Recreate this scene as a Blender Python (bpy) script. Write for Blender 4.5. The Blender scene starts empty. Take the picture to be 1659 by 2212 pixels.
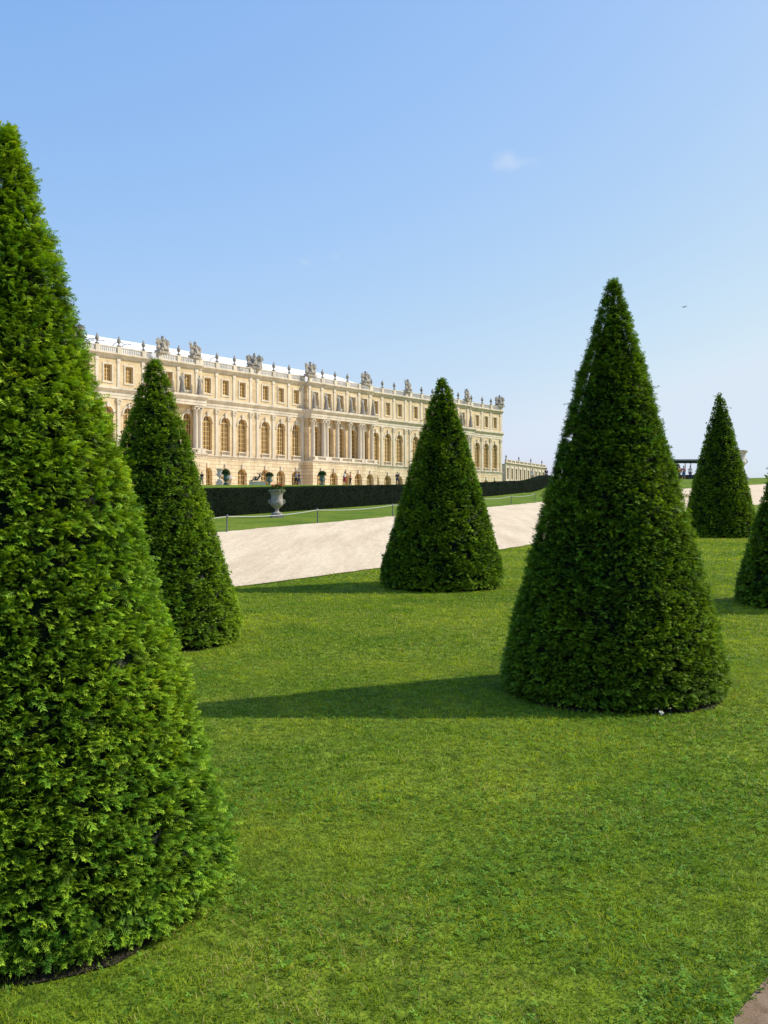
import bpy, bmesh, math, random
import numpy as np
from mathutils import Vector, Matrix
rng=np.random.default_rng(7); random.seed(5)
scene=bpy.context.scene
col=scene.collection
F=2200.0; CX=829.5; CY=1106.0; EYE=1.6

# ------------------------------------------------------------ helpers
def sst(a,b,x):
    t=np.clip((np.asarray(x,float)-a)/(b-a),0,1); return t*t*(3-2*t)
def terr(x,y):
    x=np.asarray(x,float); y=np.asarray(y,float)
    z=0.0332*np.clip(y,-60,100)
    z=z+1.58*sst(100,125,y)
    z=z+0.019*np.clip(x,0,70)*sst(60,125,y)*(1-sst(170,230,y))
    return z
def tz(x,y): return float(terr(x,y))
def vnoise(x,y,sc,seed):
    g=np.random.default_rng(seed).random((256,256))
    u=np.asarray(x)/sc+97.3; v=np.asarray(y)/sc+61.7
    i=np.floor(u).astype(int); j=np.floor(v).astype(int); fu=u-i; fv=v-j
    fu=fu*fu*(3-2*fu); fv=fv*fv*(3-2*fv)
    a=g[i%256,j%256];b=g[(i+1)%256,j%256];c=g[i%256,(j+1)%256];d=g[(i+1)%256,(j+1)%256]
    return ((a*(1-fu)+b*fu)*(1-fv)+(c*(1-fu)+d*fu)*fv)*2-1
def link(o): col.objects.link(o); return o

def new_mat(name,base,rough=0.8,var=None,scale=5.0,bump=0.0,bscale=40.0,spec=0.3,detail=4.0):
    m=bpy.data.materials.new(name); m.use_nodes=True
    nt=m.node_tree; b=nt.nodes['Principled BSDF']
    b.inputs['Base Color'].default_value=(*base,1); b.inputs['Roughness'].default_value=rough
    b.inputs['Specular IOR Level'].default_value=spec
    tc=nt.nodes.new('ShaderNodeTexCoord')
    if var:
        n=nt.nodes.new('ShaderNodeTexNoise'); n.inputs['Scale'].default_value=scale; n.inputs['Detail'].default_value=detail
        nt.links.new(tc.outputs['Object'],n.inputs['Vector'])
        r=nt.nodes.new('ShaderNodeValToRGB'); r.color_ramp.elements[0].position=.32; r.color_ramp.elements[1].position=.68
        r.color_ramp.elements[0].color=(*var,1); r.color_ramp.elements[1].color=(*base,1)
        nt.links.new(n.outputs['Fac'],r.inputs['Fac']); nt.links.new(r.outputs['Color'],b.inputs['Base Color'])
    if bump>0:
        n2=nt.nodes.new('ShaderNodeTexNoise'); n2.inputs['Scale'].default_value=bscale; n2.inputs['Detail'].default_value=6
        nt.links.new(tc.outputs['Object'],n2.inputs['Vector'])
        bp=nt.nodes.new('ShaderNodeBump'); bp.inputs['Strength'].default_value=bump; bp.inputs['Distance'].default_value=.05
        nt.links.new(n2.outputs['Fac'],bp.inputs['Height']); nt.links.new(bp.outputs['Normal'],b.inputs['Normal'])
    return m

def leaf_mat(name,trans=0.3,rough=0.5,spec=0.25):
    m=bpy.data.materials.new(name); m.use_nodes=True; nt=m.node_tree
    b=nt.nodes['Principled BSDF']; out=nt.nodes['Material Output']
    a=nt.nodes.new('ShaderNodeAttribute'); a.attribute_name='tint'
    nt.links.new(a.outputs['Color'],b.inputs['Base Color'])
    b.inputs['Roughness'].default_value=rough; b.inputs['Specular IOR Level'].default_value=spec
    t=nt.nodes.new('ShaderNodeBsdfTranslucent')
    mul=nt.nodes.new('ShaderNodeMix'); mul.data_type='RGBA'; mul.blend_type='MULTIPLY'; mul.inputs[0].default_value=1
    nt.links.new(a.outputs['Color'],mul.inputs[6]); mul.inputs[7].default_value=(1.3,1.25,.4,1)
    nt.links.new(mul.outputs[2],t.inputs['Color'])
    mx=nt.nodes.new('ShaderNodeMixShader'); mx.inputs[0].default_value=trans
    nt.links.new(b.outputs[0],mx.inputs[1]); nt.links.new(t.outputs[0],mx.inputs[2]); nt.links.new(mx.outputs[0],out.inputs['Surface'])
    return m

def np_mesh(name,V,Flist,mats,tint=None,midx=None,smooth=False):
    me=bpy.data.meshes.new(name)
    V=np.asarray(V,np.float32)
    me.vertices.add(len(V)); me.vertices.foreach_set('co',V.ravel())
    loops=np.concatenate([f.ravel() for f in Flist]).astype(np.int32)
    sizes=np.concatenate([np.full(len(f),f.shape[1]) for f in Flist]).astype(np.int32)
    me.loops.add(len(loops)); me.loops.foreach_set('vertex_index',loops)
    me.polygons.add(len(sizes))
    starts=np.concatenate([[0],np.cumsum(sizes)[:-1]]).astype(np.int32)
    me.polygons.foreach_set('loop_start',starts)
    try: me.polygons.foreach_set('loop_total',sizes)
    except Exception: pass
    if midx is not None: me.polygons.foreach_set('material_index',np.asarray(midx,np.int32))
    me.polygons.foreach_set('use_smooth',np.full(len(sizes),smooth))
    for m in mats: me.materials.append(m)
    me.update(calc_edges=True)
    if tint is not None:
        at=me.attributes.new('tint','FLOAT_COLOR','POINT')
        c=np.ones((len(V),4),np.float32); c[:,:3]=tint; at.data.foreach_set('color',c.ravel())
    me.validate()
    return me

class MB:
    def __init__(s): s.v=[]; s.f=[]; s.m=[]
    def add(s,vs,fs,mi=0):
        o=len(s.v); s.v+= [tuple(p) for p in vs]; s.f+=[tuple(i+o for i in f) for f in fs]; s.m+=[mi]*len(fs)
    def box(s,x0,x1,y0,y1,z0,z1,mi=0,M=None):
        vs=[(x,y,z) for z in (z0,z1) for y in (y0,y1) for x in (x0,x1)]
        if M is not None: vs=[tuple(M@Vector(p)) for p in vs]
        s.add(vs,[(0,2,3,1),(4,5,7,6),(0,1,5,4),(2,6,7,3),(0,4,6,2),(1,3,7,5)],mi)
    def profile(s,pts,x0,x1,mi=0):
        n=len(pts)
        vs=[(x0,y,z) for y,z in pts]+[(x1,y,z) for y,z in pts]
        fs=[(i,(i+1)%n,n+(i+1)%n,n+i) for i in range(n)]+[tuple(range(n))[::-1],tuple(range(n,2*n))]
        s.add(vs,fs,mi)
    def lathe(s,prof,n=16,c=(0,0,0),mi=0,flute=0,M=None,sy=1.0):
        vs=[]
        for r,z in prof:
            for k in range(n):
                a=2*math.pi*k/n; rr=r*(1+(flute if (k%2) else 0))
                p=Vector((c[0]+rr*math.cos(a),c[1]+sy*rr*math.sin(a),c[2]+z))
                vs.append(tuple(M@p) if M is not None else tuple(p))
        fs=[]
        for j in range(len(prof)-1):
            for k in range(n):
                fs.append((j*n+k,j*n+(k+1)%n,(j+1)*n+(k+1)%n,(j+1)*n+k))
        fs.append(tuple(range(n))[::-1]); fs.append(tuple((len(prof)-1)*n+k for k in range(n)))
        s.add(vs,fs,mi)
    def ball(s,c,r,mi=0,n=10,sc=(1,1,1),M=None,lump=0.0):
        m=max(4,n//2+1)
        vs=[];fs=[]
        for j in range(m+1):
            th=math.pi*j/m
            for k in range(n):
                a=2*math.pi*k/n
                q=1+lump*(random.random()-.5)
                p=Vector((c[0]+q*r*sc[0]*math.sin(th)*math.cos(a),c[1]+q*r*sc[1]*math.sin(th)*math.sin(a),c[2]-q*r*sc[2]*math.cos(th)))
                vs.append(tuple(M@p) if M is not None else tuple(p))
        for j in range(m):
            for k in range(n): fs.append((j*n+k,j*n+(k+1)%n,(j+1)*n+(k+1)%n,(j+1)*n+k))
        s.add(vs,fs,mi)
    def tube(s,p,q,r0,r1,mi=0,n=8):
        p=Vector(p);q=Vector(q); d=(q-p); L=d.length
        M=Matrix.Translation(p)@d.to_track_quat('Z','Y').to_matrix().to_4x4()
        s.lathe([(r0,0),(r1,L)],n,mi=mi,M=M)
    def mesh(s,name,mats,smooth=False):
        me=bpy.data.meshes.new(name); me.from_pydata(s.v,[],s.f)
        for m in mats: me.materials.append(m)
        me.polygons.foreach_set('material_index',s.m)
        bm=bmesh.new(); bm.from_mesh(me); bmesh.ops.recalc_face_normals(bm,faces=bm.faces); bm.to_mesh(me); bm.free()
        if smooth:
            me.polygons.foreach_set('use_smooth',[True]*len(me.polygons))
            try: me.set_sharp_from_angle(angle=math.radians(40))
            except Exception: pass
        me.update(); return me

def obj(name,me,parent=None,loc=(0,0,0),rot=None,scale=None,label=None,cat=None,group=None,kind=None):
    o=bpy.data.objects.new(name,me); link(o)
    if parent is not None: o.parent=parent
    o.location=loc
    if rot is not None: o.rotation_euler=rot
    if scale is not None: o.scale=scale if hasattr(scale,'__len__') else (scale,)*3
    if label: o['label']=label
    if cat: o['category']=cat
    if group: o['group']=group
    if kind: o['kind']=kind
    return o

# ------------------------------------------------------------ materials
M_leaf=leaf_mat('yew_foliage',.24,.55,.12)
M_grassblade=leaf_mat('grass_blade',.42,.55,.12)
M_bark=new_mat('bark',(.10,.06,.04),.9,(.05,.03,.02),12,.5)
M_hedge=leaf_mat('hedge_foliage',.05,.8,.05)
def stone(name,base,var,block=None,mort=None,bump=.25):
    m=bpy.data.materials.new(name); m.use_nodes=True; nt=m.node_tree; b=nt.nodes['Principled BSDF']
    b.inputs['Roughness'].default_value=.88; b.inputs['Specular IOR Level'].default_value=.15
    tc=nt.nodes.new('ShaderNodeTexCoord')
    n=nt.nodes.new('ShaderNodeTexNoise'); n.inputs['Scale'].default_value=.35; n.inputs['Detail'].default_value=8; n.inputs['Roughness'].default_value=.68
    mp=nt.nodes.new('ShaderNodeMapping'); mp.inputs['Scale'].default_value=(1.5,1.5,.42)
    nt.links.new(tc.outputs['Object'],mp.inputs['Vector']); nt.links.new(mp.outputs[0],n.inputs['Vector'])
    r=nt.nodes.new('ShaderNodeValToRGB'); r.color_ramp.elements[0].position=.36; r.color_ramp.elements[1].position=.58
    r.color_ramp.elements[0].color=(*var,1); r.color_ramp.elements[1].color=(*base,1)
    nt.links.new(n.outputs['Fac'],r.inputs['Fac'])
    last=r.outputs['Color']
    if block:
        br=nt.nodes.new('ShaderNodeTexBrick'); br.inputs['Scale'].default_value=1
        br.inputs['Brick Width'].default_value=block[0]; br.inputs['Row Height'].default_value=block[1]
        br.inputs['Mortar Size'].default_value=block[2]; br.inputs['Mortar Smooth'].default_value=.3
        br.inputs['Color1'].default_value=(1,1,1,1); br.inputs['Color2'].default_value=(.85,.81,.75,1); br.inputs['Mortar'].default_value=(mort,mort*.95,mort*.88,1)
        sx=nt.nodes.new('ShaderNodeSeparateXYZ'); cb=nt.nodes.new('ShaderNodeCombineXYZ')
        nt.links.new(tc.outputs['Object'],sx.inputs[0]); nt.links.new(sx.outputs[0],cb.inputs[0]); nt.links.new(sx.outputs[2],cb.inputs[1])
        nt.links.new(cb.outputs[0],br.inputs['Vector'])
        mx=nt.nodes.new('ShaderNodeMix'); mx.data_type='RGBA'; mx.blend_type='MULTIPLY'; mx.inputs[0].default_value=1
        nt.links.new(last,mx.inputs[6]); nt.links.new(br.outputs['Color'],mx.inputs[7]); last=mx.outputs[2]
    nt.links.new(last,b.inputs['Base Color'])
    n2=nt.nodes.new('ShaderNodeTexNoise'); n2.inputs['Scale'].default_value=6; n2.inputs['Detail'].default_value=5
    nt.links.new(tc.outputs['Object'],n2.inputs['Vector'])
    bp=nt.nodes.new('ShaderNodeBump'); bp.inputs['Strength'].default_value=bump; bp.inputs['Distance'].default_value=.06
    nt.links.new(n2.outputs['Fac'],bp.inputs['Height']); nt.links.new(bp.outputs['Normal'],b.inputs['Normal'])
    return m
M_wall=stone('cream_limestone',(.76,.61,.385),(.63,.49,.30),(1.6,.62,.02),.78)
M_rust=stone('rusticated_limestone',(.78,.66,.45),(.62,.50,.33),(2.2,.75,.05),.5)
M_trim=stone('pale_trim_stone',(.74,.65,.51),(.54,.47,.37))
M_far=stone('pale_weathered_stone',(.64,.56,.44),(.48,.42,.33))
M_statue=stone('sculpture_stone',(.50,.45,.37),(.20,.18,.155),bump=.6)
M_gframe=new_mat('gilded_window_frame',(.68,.46,.17),.6)
M_pane=new_mat('window_glass',(.22,.13,.05),.22,(.10,.06,.03),1.2,spec=.6)
M_pane2=new_mat('attic_window_glass',(.26,.15,.06),.3,(.13,.08,.035),1.2,spec=.5)
M_white=new_mat('white_roof_sheeting',(.84,.84,.84),.7,(.74,.75,.77),.3)
M_slate=new_mat('dark_roof_lead',(.10,.10,.11),.6,(.06,.06,.07),.8)
M_urn=new_mat('lichen_stone_urn',(.44,.40,.34),.9,(.22,.20,.17),9,.5,60)
M_bronze=new_mat('dark_bronze',(.035,.045,.04),.45,(.02,.025,.025),6,spec=.5)
M_verdi=new_mat('green_bronze',(.06,.13,.10),.5,(.03,.07,.06),6,spec=.5)
M_marble=new_mat('pale_marble',(.66,.60,.50),.7,(.46,.41,.34),5,.3)
M_metal=new_mat('grey_painted_metal',(.16,.18,.18),.5,(.10,.11,.11),30)
M_wire=new_mat('galvanised_wire',(.42,.43,.43),.5)
M_red=new_mat('red_petals',(.75,.03,.02),.6,(.5,.01,.01),30)
M_skin=new_mat('skin',(.50,.30,.20),.6); M_hair=new_mat('dark_hair',(.03,.02,.015),.6)
def cloth(n,c): return new_mat(n,c,.85,tuple(k*.8 for k in c),20)
M_kiosk=new_mat('dark_green_canvas',(.02,.035,.03),.8,(.012,.02,.018),4)
M_alu=new_mat('aircraft_aluminium',(.35,.37,.40),.4)
M_petal=new_mat('white_petals',(.8,.8,.78),.7); M_yel=new_mat('yellow_disc',(.7,.5,.05),.7)

# ------------------------------------------------------------ ground
def ground_mat():
    m=bpy.data.materials.new('mown_lawn'); m.use_nodes=True; nt=m.node_tree; b=nt.nodes['Principled BSDF']
    b.inputs['Roughness'].default_value=.9; b.inputs['Specular IOR Level'].default_value=.1
    tc=nt.nodes.new('ShaderNodeTexCoord')
    def nz(s,d,e0,e1,c0,c1):
        n=nt.nodes.new('ShaderNodeTexNoise'); n.inputs['Scale'].default_value=s; n.inputs['Detail'].default_value=d; n.inputs['Roughness'].default_value=.65
        nt.links.new(tc.outputs['Object'],n.inputs['Vector'])
        r=nt.nodes.new('ShaderNodeValToRGB'); r.color_ramp.elements[0].position=e0; r.color_ramp.elements[1].position=e1
        r.color_ramp.elements[0].color=(*c0,1); r.color_ramp.elements[1].color=(*c1,1); nt.links.new(n.outputs['Fac'],r.inputs['Fac']); return r.outputs['Color']
    a=nz(.55,8,.38,.64,(.105,.185,.012),(.215,.275,.026))
    c=nz(14,9,.36,.64,(.38,.44,.34),(1.25,1.22,1.1))
    mx=nt.nodes.new('ShaderNodeMix'); mx.data_type='RGBA'; mx.blend_type='MULTIPLY'; mx.inputs[0].default_value=1
    nt.links.new(a,mx.inputs[6]); nt.links.new(c,mx.inputs[7]); nt.links.new(mx.outputs[2],b.inputs['Base Color'])
    n=nt.nodes.new('ShaderNodeTexNoise'); n.inputs['Scale'].default_value=45; n.inputs['Detail'].default_value=5
    nt.links.new(tc.outputs['Object'],n.inputs['Vector'])
    bp=nt.nodes.new('ShaderNodeBump'); bp.inputs['Strength'].default_value=.7; bp.inputs['Distance'].default_value=.03
    nt.links.new(n.outputs['Fac'],bp.inputs['Height']); nt.links.new(bp.outputs['Normal'],b.inputs['Normal'])
    return m
M_lawn=ground_mat()
def gravel_mat(name,c0,c1,rot=0.0):
    m=bpy.data.materials.new(name); m.use_nodes=True; nt=m.node_tree; b=nt.nodes['Principled BSDF']
    b.inputs['Roughness'].default_value=.95; b.inputs['Specular IOR Level'].default_value=.1
    tc=nt.nodes.new('ShaderNodeTexCoord')
    mp=nt.nodes.new('ShaderNodeMapping'); mp.inputs['Rotation'].default_value=(0,0,rot); mp.inputs['Scale'].default_value=(2.4,.18,1)
    nt.links.new(tc.outputs['Object'],mp.inputs['Vector'])
    n=nt.nodes.new('ShaderNodeTexNoise'); n.inputs['Scale'].default_value=.9; n.inputs['Detail'].default_value=9; n.inputs['Roughness'].default_value=.72
    nt.links.new(mp.outputs[0],n.inputs['Vector'])
    r=nt.nodes.new('ShaderNodeValToRGB'); r.color_ramp.elements[0].position=.36; r.color_ramp.elements[1].position=.58
    r.color_ramp.elements[0].color=(*c0,1); r.color_ramp.elements[1].color=(*c1,1); nt.links.new(n.outputs['Fac'],r.inputs['Fac'])
    v=nt.nodes.new('ShaderNodeTexNoise'); v.inputs['Scale'].default_value=12; v.inputs['Detail'].default_value=9; v.inputs['Roughness'].default_value=.88
    nt.links.new(tc.outputs['Object'],v.inputs['Vector'])
    r2=nt.nodes.new('ShaderNodeValToRGB'); r2.color_ramp.elements[0].position=.38; r2.color_ramp.elements[1].position=.52
    r2.color_ramp.elements[0].color=(.62,.56,.48,1); r2.color_ramp.elements[1].color=(1,1,1,1); nt.links.new(v.outputs['Fac'],r2.inputs['Fac'])
    mx=nt.nodes.new('ShaderNodeMix'); mx.data_type='RGBA'; mx.blend_type='MULTIPLY'; mx.inputs[0].default_value=1
    nt.links.new(r.outputs['Color'],mx.inputs[6]); nt.links.new(r2.outputs['Color'],mx.inputs[7]); nt.links.new(mx.outputs[2],b.inputs['Base Color'])
    bp=nt.nodes.new('ShaderNodeBump'); bp.inputs['Strength'].default_value=.6; bp.inputs['Distance'].default_value=.03
    nt.links.new(v.outputs['Fac'],bp.inputs['Height']); nt.links.new(bp.outputs['Normal'],b.inputs['Normal'])
    return m
M_gravel=gravel_mat('pale_gravel',(.66,.52,.35),(.82,.665,.465),math.radians(24))
M_dirt=gravel_mat('sandy_soil',(.27,.18,.11),(.38,.27,.18))
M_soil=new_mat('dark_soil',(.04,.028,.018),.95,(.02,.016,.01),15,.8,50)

def grid(xs,ys,off=0.0):
    X,Y=np.meshgrid(xs,ys); Z=terr(X,Y)+off
    V=np.stack([X,Y,Z],-1).reshape(-1,3); nx=len(xs);ny=len(ys)
    i=np.arange(ny-1)[:,None]*nx+np.arange(nx-1)[None,:]
    Fq=np.stack([i,i+1,i+nx+1,i+nx],-1).reshape(-1,4)
    return V,Fq
xs=np.concatenate([[-6000,-2500,-1000,-400,-150],np.arange(-80,101,1.0),[150,400,1000,2500,6000]])
ys=np.concatenate([[-400,-60,-20],np.arange(-5,240,1.0),[260,320,420,700,1500,4000,9000]])
V,Q=grid(xs,ys)
obj('ground',np_mesh('ground',V,[Q],[M_lawn],smooth=True),kind='structure')

near=[(-30,-14),(-9,7.2),(-5.5,10.9),(-2.2,14.9),(-.08,18.05),(3.26,23.9),(12,41),(22.7,61.7),(48,98),(95,118)]
far=[(-40,-18),(-13,12.5),(-8.7,21),(-4.9,30),(-1.8,37.2),(2.6,48),(10.5,67.7),(17,84),(29,105),(95,135)]
def strip_mesh(name,A,B,mat,off,nu=160,nv=14):
    def rs(P):
        P=np.array(P,float); d=np.concatenate([[0],np.cumsum(np.hypot(*np.diff(P,axis=0).T))]); t=np.linspace(0,1,nu)*d[-1]
        return np.stack([np.interp(t,d,P[:,0]),np.interp(t,d,P[:,1])],-1)
    a=rs(A);b=rs(B); w=np.linspace(0,1,nv)[:,None,None]
    P=a[None]*(1-w)+b[None]*w
    P[-1,:,0]+=.14*vnoise(np.arange(nu)*1.0,np.zeros(nu),1.0,31)
    P[0,:,0]+=.08*vnoise(np.arange(nu)*1.0,np.zeros(nu),1.3,32)
    V=np.concatenate([P,(terr(P[...,0],P[...,1])+off)[...,None]],-1).reshape(-1,3)
    i=np.arange(nv-1)[:,None]*nu+np.arange(nu-1)[None,:]
    return np_mesh(name,V,[np.stack([i,i+1,i+nu+1,i+nu],-1).reshape(-1,4)],[mat],smooth=True)
obj('gravel_path',strip_mesh('gravel_path',near,far,M_gravel,.015,nu=500),kind='structure')
V,Q=grid(np.arange(-80,25,2.0),np.arange(127,238,2.0),.03)
obj('terrace_pavement',np_mesh('terrace',V,[Q],[M_gravel],smooth=True),kind='structure')
DP=[(.94,2.75),(1.03,3.00),(1.13,3.13),(1.24,3.27),(1.50,3.5),(2.0,3.95),(3.2,4.6),(3.6,1.0),(1.2,.2)]
mb=MB(); mb.add([(x,y,tz(x,y)+.010) for x,y in DP],[tuple(range(len(DP)))])
obj('sandy_footpath',mb.mesh('sandy_footpath',[M_dirt]),kind='structure')
def in_dirt(x,y):
    yy=np.interp(x,[p[0] for p in DP[:7]],[p[1] for p in DP[:7]]); return (x>.94)&(y<yy)

# ------------------------------------------------------------ yew cones
def lown(p,seed):
    q=p*1.0
    return (np.sin(q[:,0]*5.1+seed)+np.sin(q[:,1]*6.3+seed*2)+np.sin(q[:,2]*7.7+seed*3)+np.sin((q[:,0]+q[:,2])*11+seed))/4
def needle_template(pairs,nw,nl):
    vs=[];tc=[]
    def needle(bx,ang,zz,L):
        d=np.array([math.cos(ang),math.sin(ang),zz]); w=np.array([-math.sin(ang),math.cos(ang),0])*nw/2
        b=np.array([bx,0,0]); vs.extend([b,b+d*L*.45+w,b+d*L,b+d*L*.45-w])
        t=bx; tc.extend([t,t+.15,t+.3,t+.15])
    for k in range(pairs):
        x=.08+.80*k/max(1,pairs-1)
        L=nl*(1-.3*x)
        needle(x,math.radians(58-18*x),-.15,L); needle(x,-math.radians(58-18*x),-.15,L)
    needle(.8,0,0.05,.32)
    V=np.array(vs); return V,np.array(tc)
def crown_mesh(name,R,H,clumps,per,pairs,nw,nl,slen,seed,bright=1.0,rough=1.0,mixp=.14,tuck=.10):
    prof=lambda s:(1-mixp)*(1-s)+mixp*np.power(np.maximum(1-s,0),.45)
    g=np.random.default_rng(seed)
    s=g.random(clumps*6); s=s[g.random(len(s))<prof(s)*.93+.07]; ph=g.random(len(s))*2*math.pi
    kp=(np.sin(ph)<.35)|(g.random(len(s))<.5)
    s=s[kp][:clumps]; ph=ph[kp][:clumps]; n=len(s)
    per_=.062/H; wob=.6*np.sin(ph*3+seed)+.6*np.sin(ph*7+s*23+seed)+.4*np.sin(ph*17+s*41)
    s=np.clip(s+.14*per_*np.sin(2*math.pi*s/per_+2.2*wob),0,1)
    base_t=1-tuck*np.exp(-s/.03)
    r=R*prof(s)*base_t
    nrm=np.stack([np.cos(ph),np.sin(ph),np.full(n,R/H*.9)],-1); top=s>.985; nrm[top,2]=2.0
    nrm/=np.linalg.norm(nrm,axis=1)[:,None]
    P=np.stack([r*np.cos(ph),r*np.sin(ph),.03+s*(H-.05)],-1)
    dep=g.normal(0,.009,n)
    ins=-.026+rough*(dep+.010*lown(P*1.0,seed)+.006*lown(P*3.1,seed+2))
    ins=np.where(r<.1,-.02,ins)
    P=P+nrm*ins[:,None]
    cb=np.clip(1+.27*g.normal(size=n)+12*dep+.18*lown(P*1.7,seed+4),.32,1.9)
    yel=np.clip(.12+g.random(n)*.75+.35*lown(P*.8,seed+9),0,1)
    idx=np.repeat(np.arange(n),per); N=len(idx)
    nr=nrm[idx]; tang=g.normal(size=(N,3)); tang-= (tang*nr).sum(1)[:,None]*nr; tang[:,2]*=.75
    D=nr*1.0+tang*.68; D[:,2]+=.04
    low=s[idx]<.05; D[low,2]-=.45
    D/=np.linalg.norm(D,axis=1)[:,None]
    L=slen*(.7+.45*g.random(N)); lg=g.random(N)<.004; L[lg]*=1.8
    rr=g.normal(size=(N,3))*.6+np.array([0,0,1.3])
    S=np.cross(D,rr); S/=np.linalg.norm(S,axis=1)[:,None]+1e-9
    U=np.cross(S,D)
    root=P[idx]+g.normal(0,.009,(N,3))*np.array([1.2,1.2,.8])
    T,tc=needle_template(pairs,nw,nl); k=len(T)
    Vv=root[:,None,:]+L[:,None,None]*(T[None,:,0:1]*D[:,None,:]+T[None,:,1:2]*S[:,None,:]+(T[None,:,2:3]-.12*T[None,:,0:1]**2)*U[:,None,:])
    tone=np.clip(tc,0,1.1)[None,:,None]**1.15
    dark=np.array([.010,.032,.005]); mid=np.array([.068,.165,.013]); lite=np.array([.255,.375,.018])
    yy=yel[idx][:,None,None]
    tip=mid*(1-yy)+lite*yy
    C=(dark*(1-tone)+tip*tone)*(cb[idx]*(.8+.4*g.random(N)))[:,None,None]*bright  # dark sprig roots and sunk clumps: gap shade between tufts painted into tint
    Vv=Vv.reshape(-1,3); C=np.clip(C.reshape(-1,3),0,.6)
    Vv[:,2]=np.maximum(Vv[:,2],-.02)
    Fq=np.arange(len(Vv)).reshape(-1,4)
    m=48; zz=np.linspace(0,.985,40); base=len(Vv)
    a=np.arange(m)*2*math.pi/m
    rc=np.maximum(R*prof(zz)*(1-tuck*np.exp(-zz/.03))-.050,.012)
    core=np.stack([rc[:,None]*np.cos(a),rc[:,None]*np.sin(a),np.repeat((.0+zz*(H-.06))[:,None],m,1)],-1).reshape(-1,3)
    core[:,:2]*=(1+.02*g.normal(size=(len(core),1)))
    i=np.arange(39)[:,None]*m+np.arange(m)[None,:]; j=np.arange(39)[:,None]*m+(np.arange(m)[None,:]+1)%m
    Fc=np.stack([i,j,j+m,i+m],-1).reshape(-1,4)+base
    Vv=np.concatenate([Vv,core]); C=np.concatenate([C,np.tile([.006,.016,.004],(len(core),1))])  # near-black core tint stands in for the shade inside the crown
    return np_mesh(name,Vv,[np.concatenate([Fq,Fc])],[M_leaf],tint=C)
cones=[]
def cone(X,Y,R,H,clumps,per,pairs,nw,nl,slen,seed,label,bright=1.0,rough=1.0,mixp=.14,tuck=.10,soil=.90):
    z=tz(X,Y)
    e=obj('yew_tree',None,loc=(X,Y,z),label=label,cat='tree',group='clipped conical yew trees on the lawn')
    mb=MB(); mb.lathe([(.10,-.1),(.075,.15),(.06,H*.4),(.03,H*.7),(.008,H*.85)],10)
    for k in range(12):
        a=k*2.4; zz=.2+k*H*.055; rr=R*(1-zz/H)*.6
        mb.tube((0,0,zz),(rr*math.cos(a),rr*math.sin(a),zz+.12),.018,.006,n=6)
    obj('trunk',mb.mesh('trunk',[M_bark],True),e)
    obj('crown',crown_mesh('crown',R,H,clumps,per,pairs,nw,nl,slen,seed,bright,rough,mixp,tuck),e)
    cones.append((X,Y,R))
    mb=MB(); n=60
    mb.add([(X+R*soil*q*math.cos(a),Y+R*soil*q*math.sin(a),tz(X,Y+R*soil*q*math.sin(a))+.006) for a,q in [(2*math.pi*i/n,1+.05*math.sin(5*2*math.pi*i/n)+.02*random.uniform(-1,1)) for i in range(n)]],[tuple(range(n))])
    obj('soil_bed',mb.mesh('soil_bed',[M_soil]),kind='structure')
cone(-1.475,4.00,.885,2.99,11000,8,5,.12,.42,.040,11,'tall clipped conical yew, dense bright feathery foliage, on mown lawn',bright=1.4,rough=1.4,mixp=.085,tuck=.04,soil=.95)
cone(1.733,7.7,.865,3.11,10000,7,4,.14,.46,.042,22,'broad clipped conical yew casting a long shadow on lawn',bright=1.0,rough=1.1,tuck=.07,soil=.93)
cone(-2.26,10.05,.88,2.78,5800,7,3,.18,.5,.049,33,'slender clipped conical yew tree beside the gravel path',mixp=.18,bright=1.15)
cone(.862,15.1,.94,3.08,4600,7,3,.21,.5,.060,44,'clipped conical yew at the lawn edge by gravel path',bright=.97)
cone(5.40,12.9,.93,3.02,4000,7,3,.21,.5,.058,55,'clipped conical yew with dense dark foliage on lawn',bright=.97)
cone(9.24,28.0,1.0,3.92,3600,6,2,.28,.55,.082,66,'tall narrow clipped conical yew near the gravel path',bright=.97)

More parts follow.
